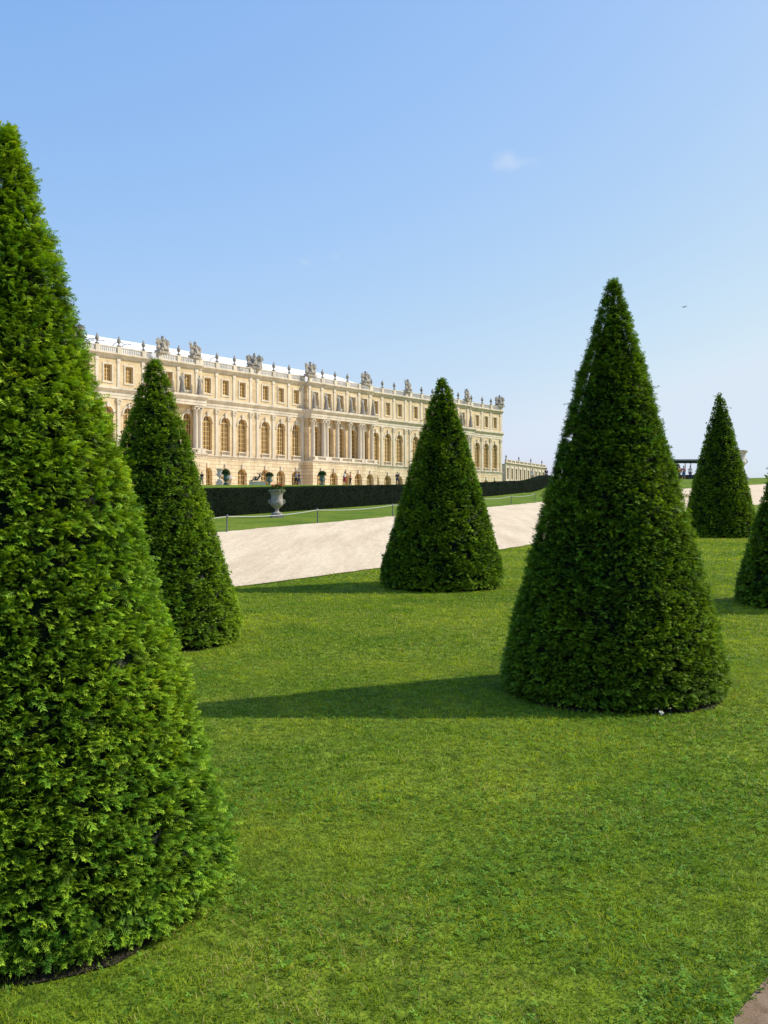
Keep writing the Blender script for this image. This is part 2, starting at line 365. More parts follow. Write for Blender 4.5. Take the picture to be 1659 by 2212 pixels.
# ------------------------------------------------------------ grass
def grass():
    g=np.random.default_rng(3)
    allV=[];allC=[]
    for d0,d1,den,w,h in [(2.2,5,14500,.0040,.013),(5,9,7400,.0058,.015),(9,16,2800,.010,.020),(16,30,850,.018,.026)]:
        nmax=int(den*(1.0*d1+1.2)*(d1-d0))
        y=d0+(d1-d0)*g.random(nmax); x=(g.random(nmax)*2-1)*(.5*d1+.6)
        k=np.abs(x)<.47*y+.6; x=x[k];y=y[k]
        pn=.55*vnoise(x,y,1.1,1)+.45*vnoise(x,y,.45,2)+.45*vnoise(x,y,.18,3)
        fine=.6*vnoise(x,y,.05,4)+.55*vnoise(x,y,.10,5)
        dryn=.7*vnoise(x*.6,y,.7,9)+.4*vnoise(x,y,.2,10)
        keep=np.ones(len(x),bool)
        for X,Y,R in cones: keep&=((x-X)**2+(y-Y)**2)>(R*.90+.05*g.normal(size=len(x)))**2
        ye=np.interp(x,[p[0] for p in near],[p[1] for p in near]); keep&= y<ye+.10*g.normal(size=len(x))+.16*vnoise(x,y,.4,6)
        keep&=~in_dirt(x+.03*g.normal(size=len(x)),y)
        keep&=g.random(len(x))<.74+.26*fine
        x=x[keep];y=y[keep];pn=pn[keep];fine=fine[keep];dryn=dryn[keep]; n=len(x)
        z=terr(x,y)
        a=g.random(n)*2*math.pi; ln=g.normal(0,1.1,n)
        hh=h*(.5+.8*g.random(n))*(1+.6*fine)
        ww=w*(.7+.6*g.random(n))
        b=np.stack([x,y,z],-1); wd=np.stack([np.cos(a),np.sin(a),0*a],-1)*ww[:,None]*.5
        ld=np.stack([np.cos(a+1.3),np.sin(a+1.3),0*a],-1)
        tip=b+ld*(hh*ln)[:,None]; tip[:,2]+=hh
        V=np.stack([b-wd,b+wd,tip],1).reshape(-1,3)
        c1=np.array([.115,.245,.012]); c2=np.array([.42,.49,.034]); c3=np.array([.58,.50,.18])
        t=np.clip(.47+.62*pn+.20*g.normal(size=n),0,1)[:,None]
        C=c1*(1-t)+c2*t
        dry=(g.random(n)<.05+.45*np.clip(dryn-.2,0,1))[:,None]; C=np.where(dry,c3,C)
        C=C*((.76+.50*g.random(n))*(1+.42*fine))[:,None]
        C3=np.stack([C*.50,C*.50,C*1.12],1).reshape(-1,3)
        allV.append(V);allC.append(np.clip(C3,0,.8))
    V=np.concatenate(allV);C=np.concatenate(allC)
    Ft=np.arange(len(V)).reshape(-1,3)
    n=52000; y=2.3+7*g.random(n)**1.3; x=(g.random(n)*2-1)*(.47*y+.6)
    cl=vnoise(x,y,.6,21)+.6*vnoise(x,y,.22,22)
    keep=(g.random(n)<np.clip(.28+1.0*cl,.05,1))&~in_dirt(x-.02,y)
    for X,Y,R in cones: keep&=((x-X)**2+(y-Y)**2)>(R*.98)**2
    x=x[keep];y=y[keep];n=len(x)
    c=np.stack([x,y,terr(x,y)+.010+.012*g.random(n)],-1)
    T=[]
    rot=g.random(n)*6.28; sz=.0055+.0060*g.random(n); tx=g.normal(0,.35,n); ty=g.normal(0,.35,n)
    for l in range(3):
        for q in range(4):
            an=rot+l*2.094+[0,.55,0,-.55][q]; rad=[0,.9,1.5,.9][q]*sz
            dx=np.cos(an)*rad; dy=np.sin(an)*rad
            T.append(np.stack([c[:,0]+dx,c[:,1]+dy,c[:,2]+dx*tx+dy*ty],-1))
    T=np.stack(T,1).reshape(-1,3)
    cc=np.array([.16,.31,.032])*(.45+.95*g.random(n))[:,None]
    Cc=np.repeat(cc,12,0); base=len(V)
    Fq=np.arange(len(T)).reshape(-1,4)+base
    V=np.concatenate([V,T]);C=np.concatenate([C,Cc])
    me=np_mesh('grass',V,[Ft,Fq],[M_grassblade],tint=C)
    obj('lawn_grass',me,kind='stuff',label='short mown lawn grass with patches of clover',cat='grass')
grass()

mb=MB()
mb.tube((0,0,0),(0,0,.05),.0015,.0012,n=5,mi=2)
for k in range(11):
    a=2*math.pi*k/11; c,s=math.cos(a),math.sin(a)
    mb.add([(.003*c,.003*s,.05),(.011*c-.003*s,.011*s+.003*c,.052),(.017*c,.017*s,.050),(.011*c+.003*s,.011*s-.003*c,.052)],[(0,1,2,3)],0)
mb.ball((0,0,.052),.005,1,8)
dm=mb.mesh('daisy',[M_petal,M_yel,M_verdi])
for (px,py) in [(1375,1533),(1417,1546),(1430,1549),(1408,1541),(1443,1541)]:
    d=3520/(py-CY+73); x=(px-CX)/F*d
    obj('daisy',dm,loc=(x,d-.08,tz(x,d-.08)),rot=(random.uniform(.2,.5),random.uniform(-.2,.2),random.random()*6),label='small white daisy in the grass beside yew base',cat='flower',group='daisies by the yew')

# ------------------------------------------------------------ hedge
HP0=np.array([-7.3,41.0]); HD=np.array([.336,.942]); HD=HD/np.linalg.norm(HD); HN=np.array([-HD[1],HD[0]])
def hedge(s0,s1,h,thick,leafn,label):
    g=np.random.default_rng(8)
    n=int((s1-s0)*2.5); ss=np.linspace(s0,s1,n)
    ring=[(0,0),(-.02,h*.5),(0,h-.05),(.05,h),(thick*.5,h+.005),(thick-.05,h),(thick,h-.05),(thick,0)]
    V=[]
    for s in ss:
        for (o,z) in ring:
            p=HP0+HD*s+HN*(o+.015*g.normal()); V.append((p[0],p[1],tz(*(HP0+HD*s))+z+ (.006*g.normal() if z>0 else -.05)))
    V=np.array(V); k=len(ring)
    i=np.arange(n-1)[:,None]*k+np.arange(k-1)[None,:]
    Fq=np.stack([i,i+1,i+k+1,i+k],-1).reshape(-1,4)
    ends=np.array([[0,1,2,7],[2,3,4,7],[4,5,6,7]]); Fq=np.concatenate([Fq,ends,ends+(n-1)*k])
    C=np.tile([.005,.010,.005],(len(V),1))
    N=leafn; s=s0+(s1-s0)*g.random(N)**1.5; f=g.random(N)
    top=f<.45
    o=np.where(top,g.random(N)*thick,-.02+.03*g.normal(size=N)); z=np.where(top,h+.005,h*g.random(N))
    P=np.stack([HP0[0]+HD[0]*s+HN[0]*o,HP0[1]+HD[1]*s+HN[1]*o,0*s],-1)
    P[:,2]=terr(HP0[0]+HD[0]*s,HP0[1]+HD[1]*s)+z
    a=g.normal(size=(N,3));a/=np.linalg.norm(a,axis=1)[:,None]; b=np.cross(a,g.normal(size=(N,3))); b/=np.linalg.norm(b,axis=1)[:,None]
    sz=(.02+.025*g.random(N))[:,None]
    L=np.stack([P-a*sz,P+b*sz*.5,P+a*sz,P-b*sz*.5],1).reshape(-1,3)
    base=len(V)
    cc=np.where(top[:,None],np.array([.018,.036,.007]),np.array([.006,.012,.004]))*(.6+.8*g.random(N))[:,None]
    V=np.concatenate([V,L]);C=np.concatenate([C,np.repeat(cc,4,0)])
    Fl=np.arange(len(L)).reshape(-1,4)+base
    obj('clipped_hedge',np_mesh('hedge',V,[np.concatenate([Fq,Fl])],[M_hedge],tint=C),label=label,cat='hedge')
hedge(-14,77,1.17,1.3,60000,'long low dark box hedge clipped square along grass verge')

# ------------------------------------------------------------ stone urn with flowers
def urn_profile(k=1.0):
    return [(r*k,z*k) for r,z in [(.20,.12),(.21,.15),(.20,.19),(.12,.22),(.075,.27),(.07,.33),(.10,.36),(.10,.39),(.16,.42),(.23,.50),(.255,.60),(.245,.66),(.225,.70),(.22,.86),(.24,.97),(.30,1.05),(.33,1.08),(.33,1.12),(.30,1.13),(.24,1.10),(.22,1.0)]]
def urn_mesh(mat):
    mb=MB(); mb.box(-.24,.24,-.24,.24,-.06,.07); mb.box(-.21,.21,-.21,.21,.072,.12)
    mb.lathe(urn_profile(),32,flute=.05)
    for sx in (-1,1):
        pts=[(sx*.23,0,.55),(sx*.31,0,.58),(sx*.33,0,.66),(sx*.29,0,.72),(sx*.22,0,.70)]
        for a,b in zip(pts,pts[1:]): mb.tube(a,b,.025,.025,n=8)
    for k in range(16):
        a=2*math.pi*k/16; mb.ball((.225*math.cos(a),.225*math.sin(a),.55),.033,0,6,sc=(1,1,2.2))
    return mb.mesh('urn_bowl',[mat],True)
def bush_mesh(name,r,h,n,leaf,c0,c1,seed=1,flower=0):
    g=np.random.default_rng(seed)
    d=g.normal(size=(n,3)); d/=np.linalg.norm(d,axis=1)[:,None]; d[:,2]=np.abs(d[:,2])
    P=d*np.array([r,r,h])*(g.random((n,1))**.4)
    a=g.normal(size=(n,3));a/=np.linalg.norm(a,axis=1)[:,None]; b=np.cross(a,g.normal(size=(n,3))); b/=np.linalg.norm(b,axis=1)[:,None]
    sz=(leaf*(.6+.8*g.random(n)))[:,None]
    L=np.stack([P-a*sz,P+b*sz*.55,P+a*sz,P-b*sz*.55],1).reshape(-1,3)
    t=g.random((n,1)); C=np.array(c0)*(1-t)+np.array(c1)*t
    return np_mesh(name,L,[np.arange(len(L)).reshape(-1,4)],[M_leaf],tint=np.repeat(C,4,0))
def flowers_mesh(r,h,n,seed=4):
    g=random.Random(seed); mb=MB()
    for i in range(n):
        a=g.random()*6.28; q=g.random()**.5*r; c=(q*math.cos(a),q*math.sin(a),h*(.7+.5*g.random())*(1-.4*q/r))
        for k in range(5):
            b=k*1.2566; mb.ball((c[0]+.018*math.cos(b),c[1]+.018*math.sin(b),c[2]),.018,0,6,sc=(1,1,.6))
        mb.tube((c[0]*.6,c[1]*.6,0),c,.004,.003,1,5)
    return mb.mesh('blossoms',[M_red,M_verdi])
stoneurn=urn_mesh(M_urn)
def place(px,d): return (px-CX)/F*d
x=place(598,41.4); zc=tz(x,41.4)
u=obj('garden_urn',None,loc=(x,41.4,zc),label='weathered grey stone urn with red flowers on grass verge',cat='urn',rot=(0,0,.3))
obj('bowl',stoneurn,u); obj('plant',bush_mesh('plant',.34,.28,900,.045,(.03,.07,.01),(.09,.18,.03)),u,loc=(0,0,1.06)); obj('blossom',flowers_mesh(.32,.34,20),u,loc=(0,0,1.08))
marb=urn_mesh(M_marble); verd=urn_mesh(M_verdi)
x=place(475,128); u=obj('marble_vase',None,loc=(x,128,tz(x,128)),label='large pale marble vase standing on the terrace',cat='vase')
mb=MB(); mb.box(-.5,.5,-.5,.5,0,.12); mb.box(-.42,.42,-.42,.42,.12,.42); mb.box(-.5,.5,-.5,.5,.42,.5)
obj('pedestal',mb.mesh('pedestal',[M_marble]),u); obj('bowl',marb,u,loc=(0,0,.5),scale=1.45)
for px,d,lb in [(488,122,'small green bronze pot with leafy shrub on terrace'),(696,128,'green bronze vase with leafy shrub on terrace'),(582,132,'bronze pot with red flowering shrub on terrace')]:
    x=place(px,d); u=obj('bronze_vase',None,loc=(x,d,tz(x,d)),label=lb,cat='vase',group='bronze vases along the terrace')
    obj('bowl',verd,u,scale=1.25); obj('plant',bush_mesh('shrub',.55,.6,500,.1,(.015,.04,.01),(.05,.11,.03),int(px)),u,loc=(0,0,1.3))
    if px==582: obj('blossom',flowers_mesh(.5,.6,30,9),u,loc=(0,0,1.35))
x=place(1598,60); u=obj('marble_vase',None,loc=(x,60,tz(x,60)),label='pale stone vase on tall pedestal beside gravel path',cat='vase')
mb=MB(); mb.box(-.42,.42,-.42,.42,-.05,.18); mb.box(-.34,.34,-.34,.34,.18,1.45); mb.box(-.42,.42,-.42,.42,1.45,1.6); mb.box(-.38,.38,-.38,.38,1.6,1.68)
obj('pedestal',mb.mesh('pedestal',[M_marble]),u); obj('bowl',marb,u,loc=(0,0,1.72),scale=1.35)

# ------------------------------------------------------------ wire fence
fp=[(-7.3,23.6),(-4.65,30.1),(-2.36,36.3),(.37,42.9),(3.0,49.9),(5.5,56.9),(8.0,64.0),(10.6,71.5)]
fe=obj('wire_fence',None,loc=(fp[0][0],fp[0][1],tz(*fp[0])),label='low wire fence on thin grey posts beside path',cat='fence')
mb=MB(); mb.lathe([(.022,-.1),(.022,.46),(.029,.47),(.029,.50),(.012,.53)],10); mb.lathe([(.05,-.02),(.045,.015),(.02,.03)],10)
pm=mb.mesh('post',[M_metal],True); O=Vector(fe.location); tops=[]
for q in fp:
    p=Vector((q[0],q[1],tz(*q)))-O; obj('post',pm,fe,loc=p,rot=(random.uniform(-.05,.05),random.uniform(-.06,.06),0)); tops.append(p+Vector((0,0,.47)))
mb=MB()
for a,b in zip(tops,tops[1:]):
    pr=None
    for k in range(9):
        t=k/8; p=a.lerp(b,t); p.z-=.08*4*t*(1-t)
        if pr is not None: mb.tube(pr,p,.012,.012,n=5)
        pr=p
obj('wire',mb.mesh('wire',[M_wire]),fe)

# ------------------------------------------------------------ skin figures
def skin(V,E,R,lv=1,name='body'):
    me=bpy.data.meshes.new(name); me.from_pydata(V,E,[])
    o=bpy.data.objects.new(name,me); link(o)
    md=o.modifiers.new('Skin','SKIN')
    sv=me.skin_vertices[0].data
    for i,r in enumerate(R):
        rr=r if hasattr(r,'__len__') else (r,r); sv[i].radius=rr
    sv[0].use_root=True
    s=o.modifiers.new('Sub','SUBSURF'); s.levels=lv; s.render_levels=lv
    dg=bpy.context.evaluated_depsgraph_get(); dg.update()
    nm=bpy.data.meshes.new_from_object(o.evaluated_get(dg)); bpy.data.objects.remove(o)
    nm.polygons.foreach_set('use_smooth',[True]*len(nm.polygons)); nm.name=name
    return nm
def person(loc,face,shirt,legs,stride=.12,arm=0.05,hair=M_hair,label='person',skirt=False,sc=1.0):
    st=stride
    J={'pel':(0,0,.93),'sp':(0,0,1.12),'ch':(0,0,1.33),'nk':(0,0,1.46),'h1':(0,.01,1.56),'h2':(0,.01,1.65)}
    R={'pel':(.145,.11),'sp':(.12,.09),'ch':(.15,.11),'nk':.052,'h1':.078,'h2':.075}
    E=[('pel','sp'),('sp','ch'),('ch','nk'),('nk','h1'),('h1','h2')]
    for sgn,n in ((-1,'l'),(1,'r')):
        J['s'+n]=(sgn*.18,0,1.39);J['e'+n]=(sgn*.235,0,1.11);J['w'+n]=(sgn*.24,arm*1.6,.88);J['a'+n]=(sgn*.235,arm*1.9,.80)
        R['s'+n]=.055;R['e'+n]=.040;R['w'+n]=.027;R['a'+n]=.033
        J['i'+n]=(sgn*.09,0,.86);J['k'+n]=(sgn*.095,sgn*st*.7+.03,.48);J['n'+n]=(sgn*.095,sgn*st,.07);J['t'+n]=(sgn*.105,sgn*st+.13,.035)
        R['i'+n]=.09;R['k'+n]=.058;R['n'+n]=.038;R['t'+n]=.034
        E+=[('ch','s'+n),('s'+n,'e'+n),('e'+n,'w'+n),('w'+n,'a'+n),('pel','i'+n),('i'+n,'k'+n),('k'+n,'n'+n),('n'+n,'t'+n)]
    def build(names,gr,nm,mat):
        names=list(names); idx={k:i for i,k in enumerate(names)}
        e=[(idx[a],idx[b]) for a,b in E if a in idx and b in idx]
        rad=[]
        for k in names:
            r=R[k]; rad.append((r[0]+gr,r[1]+gr) if hasattr(r,'__len__') else (r+gr,r+gr))
        me=skin([J[k] for k in names],e,rad,1,nm); me.materials.append(mat); return me
    body=build(J.keys(),0,'body',M_skin)
    bm=bmesh.new(); bm.from_mesh(body)
    def bs(c,r,sc3=(1,1,1)):
        bmesh.ops.create_icosphere(bm,subdivisions=1,radius=r,matrix=Matrix.Translation(c)@Matrix.Diagonal((*sc3,1)))
    bs((0,.095,1.59),.014,(1,1.3,1.6)); bs((.078,.01,1.59),.02,(.5,1,1.5)); bs((-.078,.01,1.59),.02,(.5,1,1.5)); bs((0,.085,1.545),.016,(1.6,.5,.5))
    for sg in (-1,1):
        hx,hy,hz=J['al' if sg<0 else 'ar']
        for q,(ox,L) in enumerate([(-.024,.06),(-.008,.07),(.008,.066),(.024,.052)]):
            bmesh.ops.create_cone(bm,cap_ends=True,segments=6,radius1=.006,radius2=.008,depth=L,matrix=Matrix.Translation((hx,hy+ox,hz-.02-L/2)))
        bmesh.ops.create_cone(bm,cap_ends=True,segments=6,radius1=.007,radius2=.009,depth=.05,matrix=Matrix.Translation((hx,hy+.038,hz+.0))@Matrix.Rotation(.6,4,'X'))
    bm.to_mesh(body); bm.free()
    p=obj('person',body,loc=loc,rot=(0,0,face),label=label,cat='person',scale=sc,group='visitors walking on the terrace')
    obj('shirt',build(['ch','sp','pel','sl','el','sr','er'],.014,'shirt',shirt),p)
    if skirt:
        mb=MB(); mb.lathe([(.15,1.02),(.17,.9),(.21,.6),(.23,.5),(.22,.5)],16); obj('skirt',mb.mesh('skirt',[legs],True),p)
    else:
        obj('trousers',build(['pel','il','kl','nl','ir','kr','nr'],.013,'trousers',legs),p)
    mb=MB(); mb.ball((0,-.008,1.64),.088,0,12,sc=(.95,1.05,1.0)); 
    if skirt: mb.ball((0,-.06,1.53),.06,0,8,sc=(1,.6,1.7))
    obj('hair',mb.mesh('hair',[hair],True),p)
C_w=cloth('white_cotton',(.75,.74,.72));C_b=cloth('navy_cloth',(.03,.045,.12));C_r=cloth('red_cloth',(.45,.05,.05));C_k=cloth('black_cloth',(.02,.02,.025))
C_j=cloth('blue_denim',(.08,.12,.22));C_t=cloth('beige_cloth',(.45,.37,.26));C_p=cloth('pink_cloth',(.6,.25,.3));C_lb=cloth('light_blue_cloth',(.30,.42,.6))
def pp(px,d,*a,**k):
    x=place(px,d); person((x,d,tz(x,d)-.005),*a,**k)
pp(436,126,2.6,C_k,C_j,label='person in black top and jeans walking')
pp(497,131,.4,C_w,C_t,label='person in white shirt and beige trousers walking')
pp(640,126,-1.2,C_lb,C_k,stride=.18,label='person in light blue shirt and black trousers striding')
pp(646,127,-1.1,C_b,C_j,label='person in navy top and jeans walking')
pp(745,126,1.0,C_w,C_r,skirt=True,stride=.05,label='person in white top and red skirt standing')
pp(757,127,1.4,C_r,C_k,label='person in red top and dark trousers walking')
pp(1150,127,.2,C_w,C_t,stride=.05,label='person in white shirt and beige trousers standing')
pp(1180,123,.5,C_b,C_k,stride=.05,label='person in navy jacket and black trousers standing')
pp(1467,128,.5,C_r,C_k,stride=.06,label='person in red top standing by dark canopy')
pp(1477,126,2.5,C_p,C_j,skirt=True,label='person in pink top and denim skirt standing')
pp(1491,127,-.5,C_w,C_b,label='person in white shirt and navy trousers walking')
pp(858,128,-.5,C_k,C_b,label='person in black top and navy trousers walking')
x=place(556,127); st=obj('bronze_statue',None,loc=(x,127,tz(x,127)),label='dark bronze reclining figure with child on stone plinth',cat='statue',rot=(0,0,.1))
mb=MB(); mb.box(-1.0,1.0,-.45,.45,0,.40); mb.box(-1.08,1.08,-.5,.5,.402,.5)
obj('plinth',mb.mesh('plinth',[M_trim]),st)
V=[(0,0,.72),(.18,0,.98),(.30,0,1.22),(.32,0,1.38),(.34,.02,1.55),(.34,.02,1.66),
 (.32,-.17,1.28),(.50,-.22,1.0),(.62,-.1,.72),(.32,.18,1.28),(.12,.3,1.45),(-.1,.3,1.62),
 (-.05,-.1,.70),(-.45,-.15,1.0),(-.62,-.12,.58),(-.78,-.12,.54),(-.05,.1,.70),(-.5,.14,.72),(-.9,.14,.58),(-1.0,.14,.62)]
E=[(0,1),(1,2),(2,3),(3,4),(4,5),(2,6),(6,7),(7,8),(2,9),(9,10),(10,11),(0,12),(12,13),(13,14),(14,15),(0,16),(16,17),(17,18),(18,19)]
R=[.16,.13,.16,.06,.09,.08,.07,.05,.04,.07,.05,.035,.11,.08,.05,.04,.11,.08,.05,.04]
m=skin(V,E,R,1,'reclining_figure'); m.materials.append(M_bronze); obj('figure',m,st)
V=[(-.2,.25,.75),(-.2,.25,1.0),(-.2,.25,1.1),(-.2,.26,1.2),(-.05,.25,1.05),(.08,.2,1.15),(-.35,.25,1.05),(-.5,.25,1.2),(-.14,.25,.6),(-.26,.25,.6)]
m=skin(V,[(0,1),(1,2),(2,3),(1,4),(4,5),(1,6),(6,7),(0,8),(0,9)],[.08,.09,.05,.07,.04,.03,.04,.03,.06,.06],1,'child'); m.materials.append(M_bronze); obj('child_figure',m,st)

x=place(1486,142); k=obj('garden_kiosk',None,loc=(x,142,tz(x,142)),label='dark green canopy kiosk on thin posts on terrace',cat='kiosk')
mb=MB(); mb.box(-3,3,-1.5,1.5,2.75,2.95)
mb.add([(-3.1,-1.6,2.95),(3.1,-1.6,2.95),(3.1,1.6,2.95),(-3.1,1.6,2.95),(-2.2,0,3.25),(2.2,0,3.25)],[(0,1,5,4),(2,3,4,5),(0,4,3),(1,2,5)])
obj('canopy',mb.mesh('canopy',[M_kiosk]),k)
mb=MB(); mb.tube((0,0,0),(0,0,2.76),.06,.06); pmm=mb.mesh('kpost',[M_kiosk])
for sx in (-2.8,0,2.8):
    for sy in (-1.3,1.3): obj('post',pmm,k,loc=(sx,sy,0))
mb=MB(); mb.box(-2.4,2.4,-.4,.4,0,1.0); mb.box(-2.5,2.5,-.5,.5,1.0,1.06); obj('counter',mb.mesh('counter',[M_bark]),k)
x=place(1459,137); b=obj('potted_shrub',None,loc=(x,137,tz(x,137)),label='leafy dark shrub in a bronze pot on terrace',cat='plant')
obj('pot',verd,b,scale=1.3); obj('foliage',bush_mesh('foliage',.8,1.3,900,.12,(.012,.03,.01),(.04,.08,.02),77),b,loc=(0,0,1.3))

# ------------------------------------------------------------ palace
def palace_frame(origin,tdir,name,label):
    e=obj(name,None,loc=origin,rot=(0,0,math.atan2(tdir[1],tdir[0])),label=label,cat='palace'); return e
def arch_pts(xc,w,zb,zt,arched,n=10):
    r=w/2
    if arched:
        zc=zt-r; return [(xc-r,zb)]+[(xc-r*math.cos(math.pi*k/n),zc+r*math.sin(math.pi*k/n)) for k in range(n+1)]+[(xc+r,zb)]
    return [(xc-r,zb),(xc-r,zt),(xc+r,zt),(xc+r,zb)]
def wall_run(mb,x0,x1,y,z0,z1,ops,depth=.6,mi=0):
    cur=x0
    for (xc,w,zb,zt,ar) in sorted(ops):
        l=xc-w/2;r=xc+w/2
        mb.add([(cur,y,z0),(l,y,z0),(l,y,z1),(cur,y,z1)],[(0,1,2,3)],mi)
        if zb>z0+1e-3: mb.add([(l,y,z0),(r,y,z0),(r,y,zb),(l,y,zb)],[(0,1,2,3)],mi)
        P=arch_pts(xc,w,zb,zt,ar); top=P[1:-1]
        for a,b in zip(top,top[1:]):
            if abs(a[0]-b[0])>1e-6: mb.add([(a[0],y,a[1]),(b[0],y,b[1]),(b[0],y,z1),(a[0],y,z1)],[(0,1,2,3)],mi)
        for a,b in zip(P,P[1:]+P[:1]):
            mb.add([(a[0],y,a[1]),(b[0],y,b[1]),(b[0],y-depth,b[1]),(a[0],y-depth,a[1])],[(0,1,2,3)],mi)
        cur=r
    mb.add([(cur,y,z0),(x1,y,z0),(x1,y,z1),(cur,y,z1)],[(0,1,2,3)],mi)
def window_mesh(name,w,zb,zt,arched,nx,nz,pane):
    mb=MB(); P=arch_pts(0,w,zb,zt,arched)
    mb.add([(x,0,z) for x,z in P],[tuple(range(len(P)))],1)
    fw=.16; sx=(w-2*fw)/w
    zc=(zb+zt)/2
    I=[(x*sx, zc+(z-zc)*(1-2*fw/(zt-zb))) for x,z in P]; n=len(P)
    vs=[(x,.10,z) for x,z in P]+[(x,.10,z) for x,z in I]+[(x,.0,z) for x,z in I]
    fs=[(i,(i+1)%n,n+(i+1)%n,n+i) for i in range(n)]+[(n+i,n+(i+1)%n,2*n+(i+1)%n,2*n+i) for i in range(n)]
    mb.add(vs,fs,0)
    zsp=zt-w/2 if arched else zt
    for k in range(1,nx):
        x=-w/2+w*k/nx; b=.085 if (nx%2==0 and k==nx//2) else .045
        ztop=zsp+math.sqrt(max(0,(w/2)**2-x*x)) if arched else zt
        mb.box(x-b,x+b,.01,.07,zb+.05,ztop-.05,0)
    for k in range(1,nz):
        z=zb+(zsp-zb)*k/nz; mb.box(-w/2+.05,w/2-.05,.012,.055,z-.045,z+.045,0)
    if arched: mb.box(-w/2+.05,w/2-.05,.012,.08,zsp-.08,zsp+.08,0)
    return mb.mesh(name,[M_gframe,pane])
def cornice(mb,x0,x1,y,z0,z1,pr,mi=0,back=-.3):
    h=z1-z0
    mb.profile([(y+back,z0),(y+pr*.25,z0),(y+pr*.25,z0+h*.35),(y+pr*.5,z0+h*.45),(y+pr*.5,z0+h*.62),(y+pr*.9,z0+h*.72),(y+pr,z0+h*.85),(y+pr,z1),(y+back,z1)],x0,x1,mi)
def trophy_mesh(sd):
    mb=MB(); random.seed(sd); q=random.uniform
    mb.box(-1.25,1.25,-.55,.55,0,.45)
    mb.ball((0,0,1.05),.62,0,12,sc=(.9,.7,1.1),lump=.15); mb.lathe([(.45,1.2),(.5,1.6),(.35,1.95),(.15,2.05)],12)
    mb.ball((0,0,2.35),.30,0,10); mb.ball((.0,-.05,2.72),.24,0,8,sc=(.6,1.3,1.1),lump=.3)
    for sx in (-1,1):
        e=q(-.25,.25)
        mb.ball((sx*.95,.05,.85),.55,0,10,sc=(.9,.55,1.0+e),lump=.35); mb.tube((sx*.2,0,.9),(sx*(1.5+e),0,2.35+e),.07,.05)
        mb.tube((sx*.1,-.2,1.0),(sx*(.85+e),-.2,2.75+e),.06,.04)
        mb.add([(sx*.8,-.2,1.6),(sx*1.5,0,2.2+e),(sx*.95,-.15,2.6+e),(sx*.45,-.2,2.1),(sx*1.7,.12,1.7)],[(0,1,2,3),(0,1,4)])
        mb.ball((sx*1.1,.0,1.75+e),.42,0,8,sc=(.9,.5,1.3),lump=.5); mb.ball((sx*.6,.35,.65),.36,0,8,lump=.3)
        mb.ball((sx*.55,.0,1.9),.34,0,8,sc=(.8,.6,1.3),lump=.4)
    mb.lathe([(.42,0),(.36,.1),(.05,.16)],14,M=Matrix.Translation((0,.55,1.0))@Matrix.Rotation(-math.pi/2,4,'X'))
    return mb.mesh('trophy',[M_statue],True)
def finial_mesh():
    mb=MB(); mb.box(-.32,.32,-.32,.32,0,.35)
    mb.lathe([(.26,.35),(.14,.5),(.12,.65),(.28,.85),(.42,1.15),(.42,1.35),(.30,1.5),(.34,1.6),(.22,1.7),(.12,1.85),(.18,1.95),(.12,2.1),(.03,2.25)],12)
    return mb.mesh('finial',[M_statue],True)
def roof_statue(var):
    sg=1 if var%2 else -1
    V=[(0,0,1.5),(0.05*sg,0,1.85),(0,0,2.2),(0,0,2.42),(.02,.02,2.6),(.02,.02,2.75),(-.32,0,2.25),(-.48,.1,1.85),(-.3,.28,1.6+.5*(var%3)),(.32,0,2.25),(.5,.1,1.9),(.55,.2,1.55),(-.16,0,1.35),(-.18,.1,.75),(-.18,.0,.12),(.16,0,1.35),(.2,.15,.8),(.2,.1,.12)]
    E=[(0,1),(1,2),(2,3),(3,4),(4,5),(2,6),(6,7),(7,8),(2,9),(9,10),(10,11),(0,12),(12,13),(13,14),(0,15),(15,16),(16,17)]
    R=[.24,.21,.25,.09,.14,.12,.12,.08,.06,.12,.08,.06,.2,.15,.12,.2,.15,.12]
    me=skin(V,E,R,1,'statue'); bm=bmesh.new(); bm.from_mesh(me)
    me.materials.append(M_statue)
    mb=MB(); mb.lathe([(.42,0.0),(.40,.3),(.34,.9),(.28,1.4),(.24,1.65)],12,flute=.12); mb.box(-.45,.45,-.4,.4,-.3,0.0)
    vs=[bm.verts.new(v) for v in mb.v]
    for f in mb.f: bm.faces.new([vs[i] for i in f])
    bm.to_mesh(me); bm.free(); return me
TROPHY=[trophy_mesh(3+i) for i in range(4)]; FIN=finial_mesh(); STAT=[roof_statue(i) for i in range(3)]

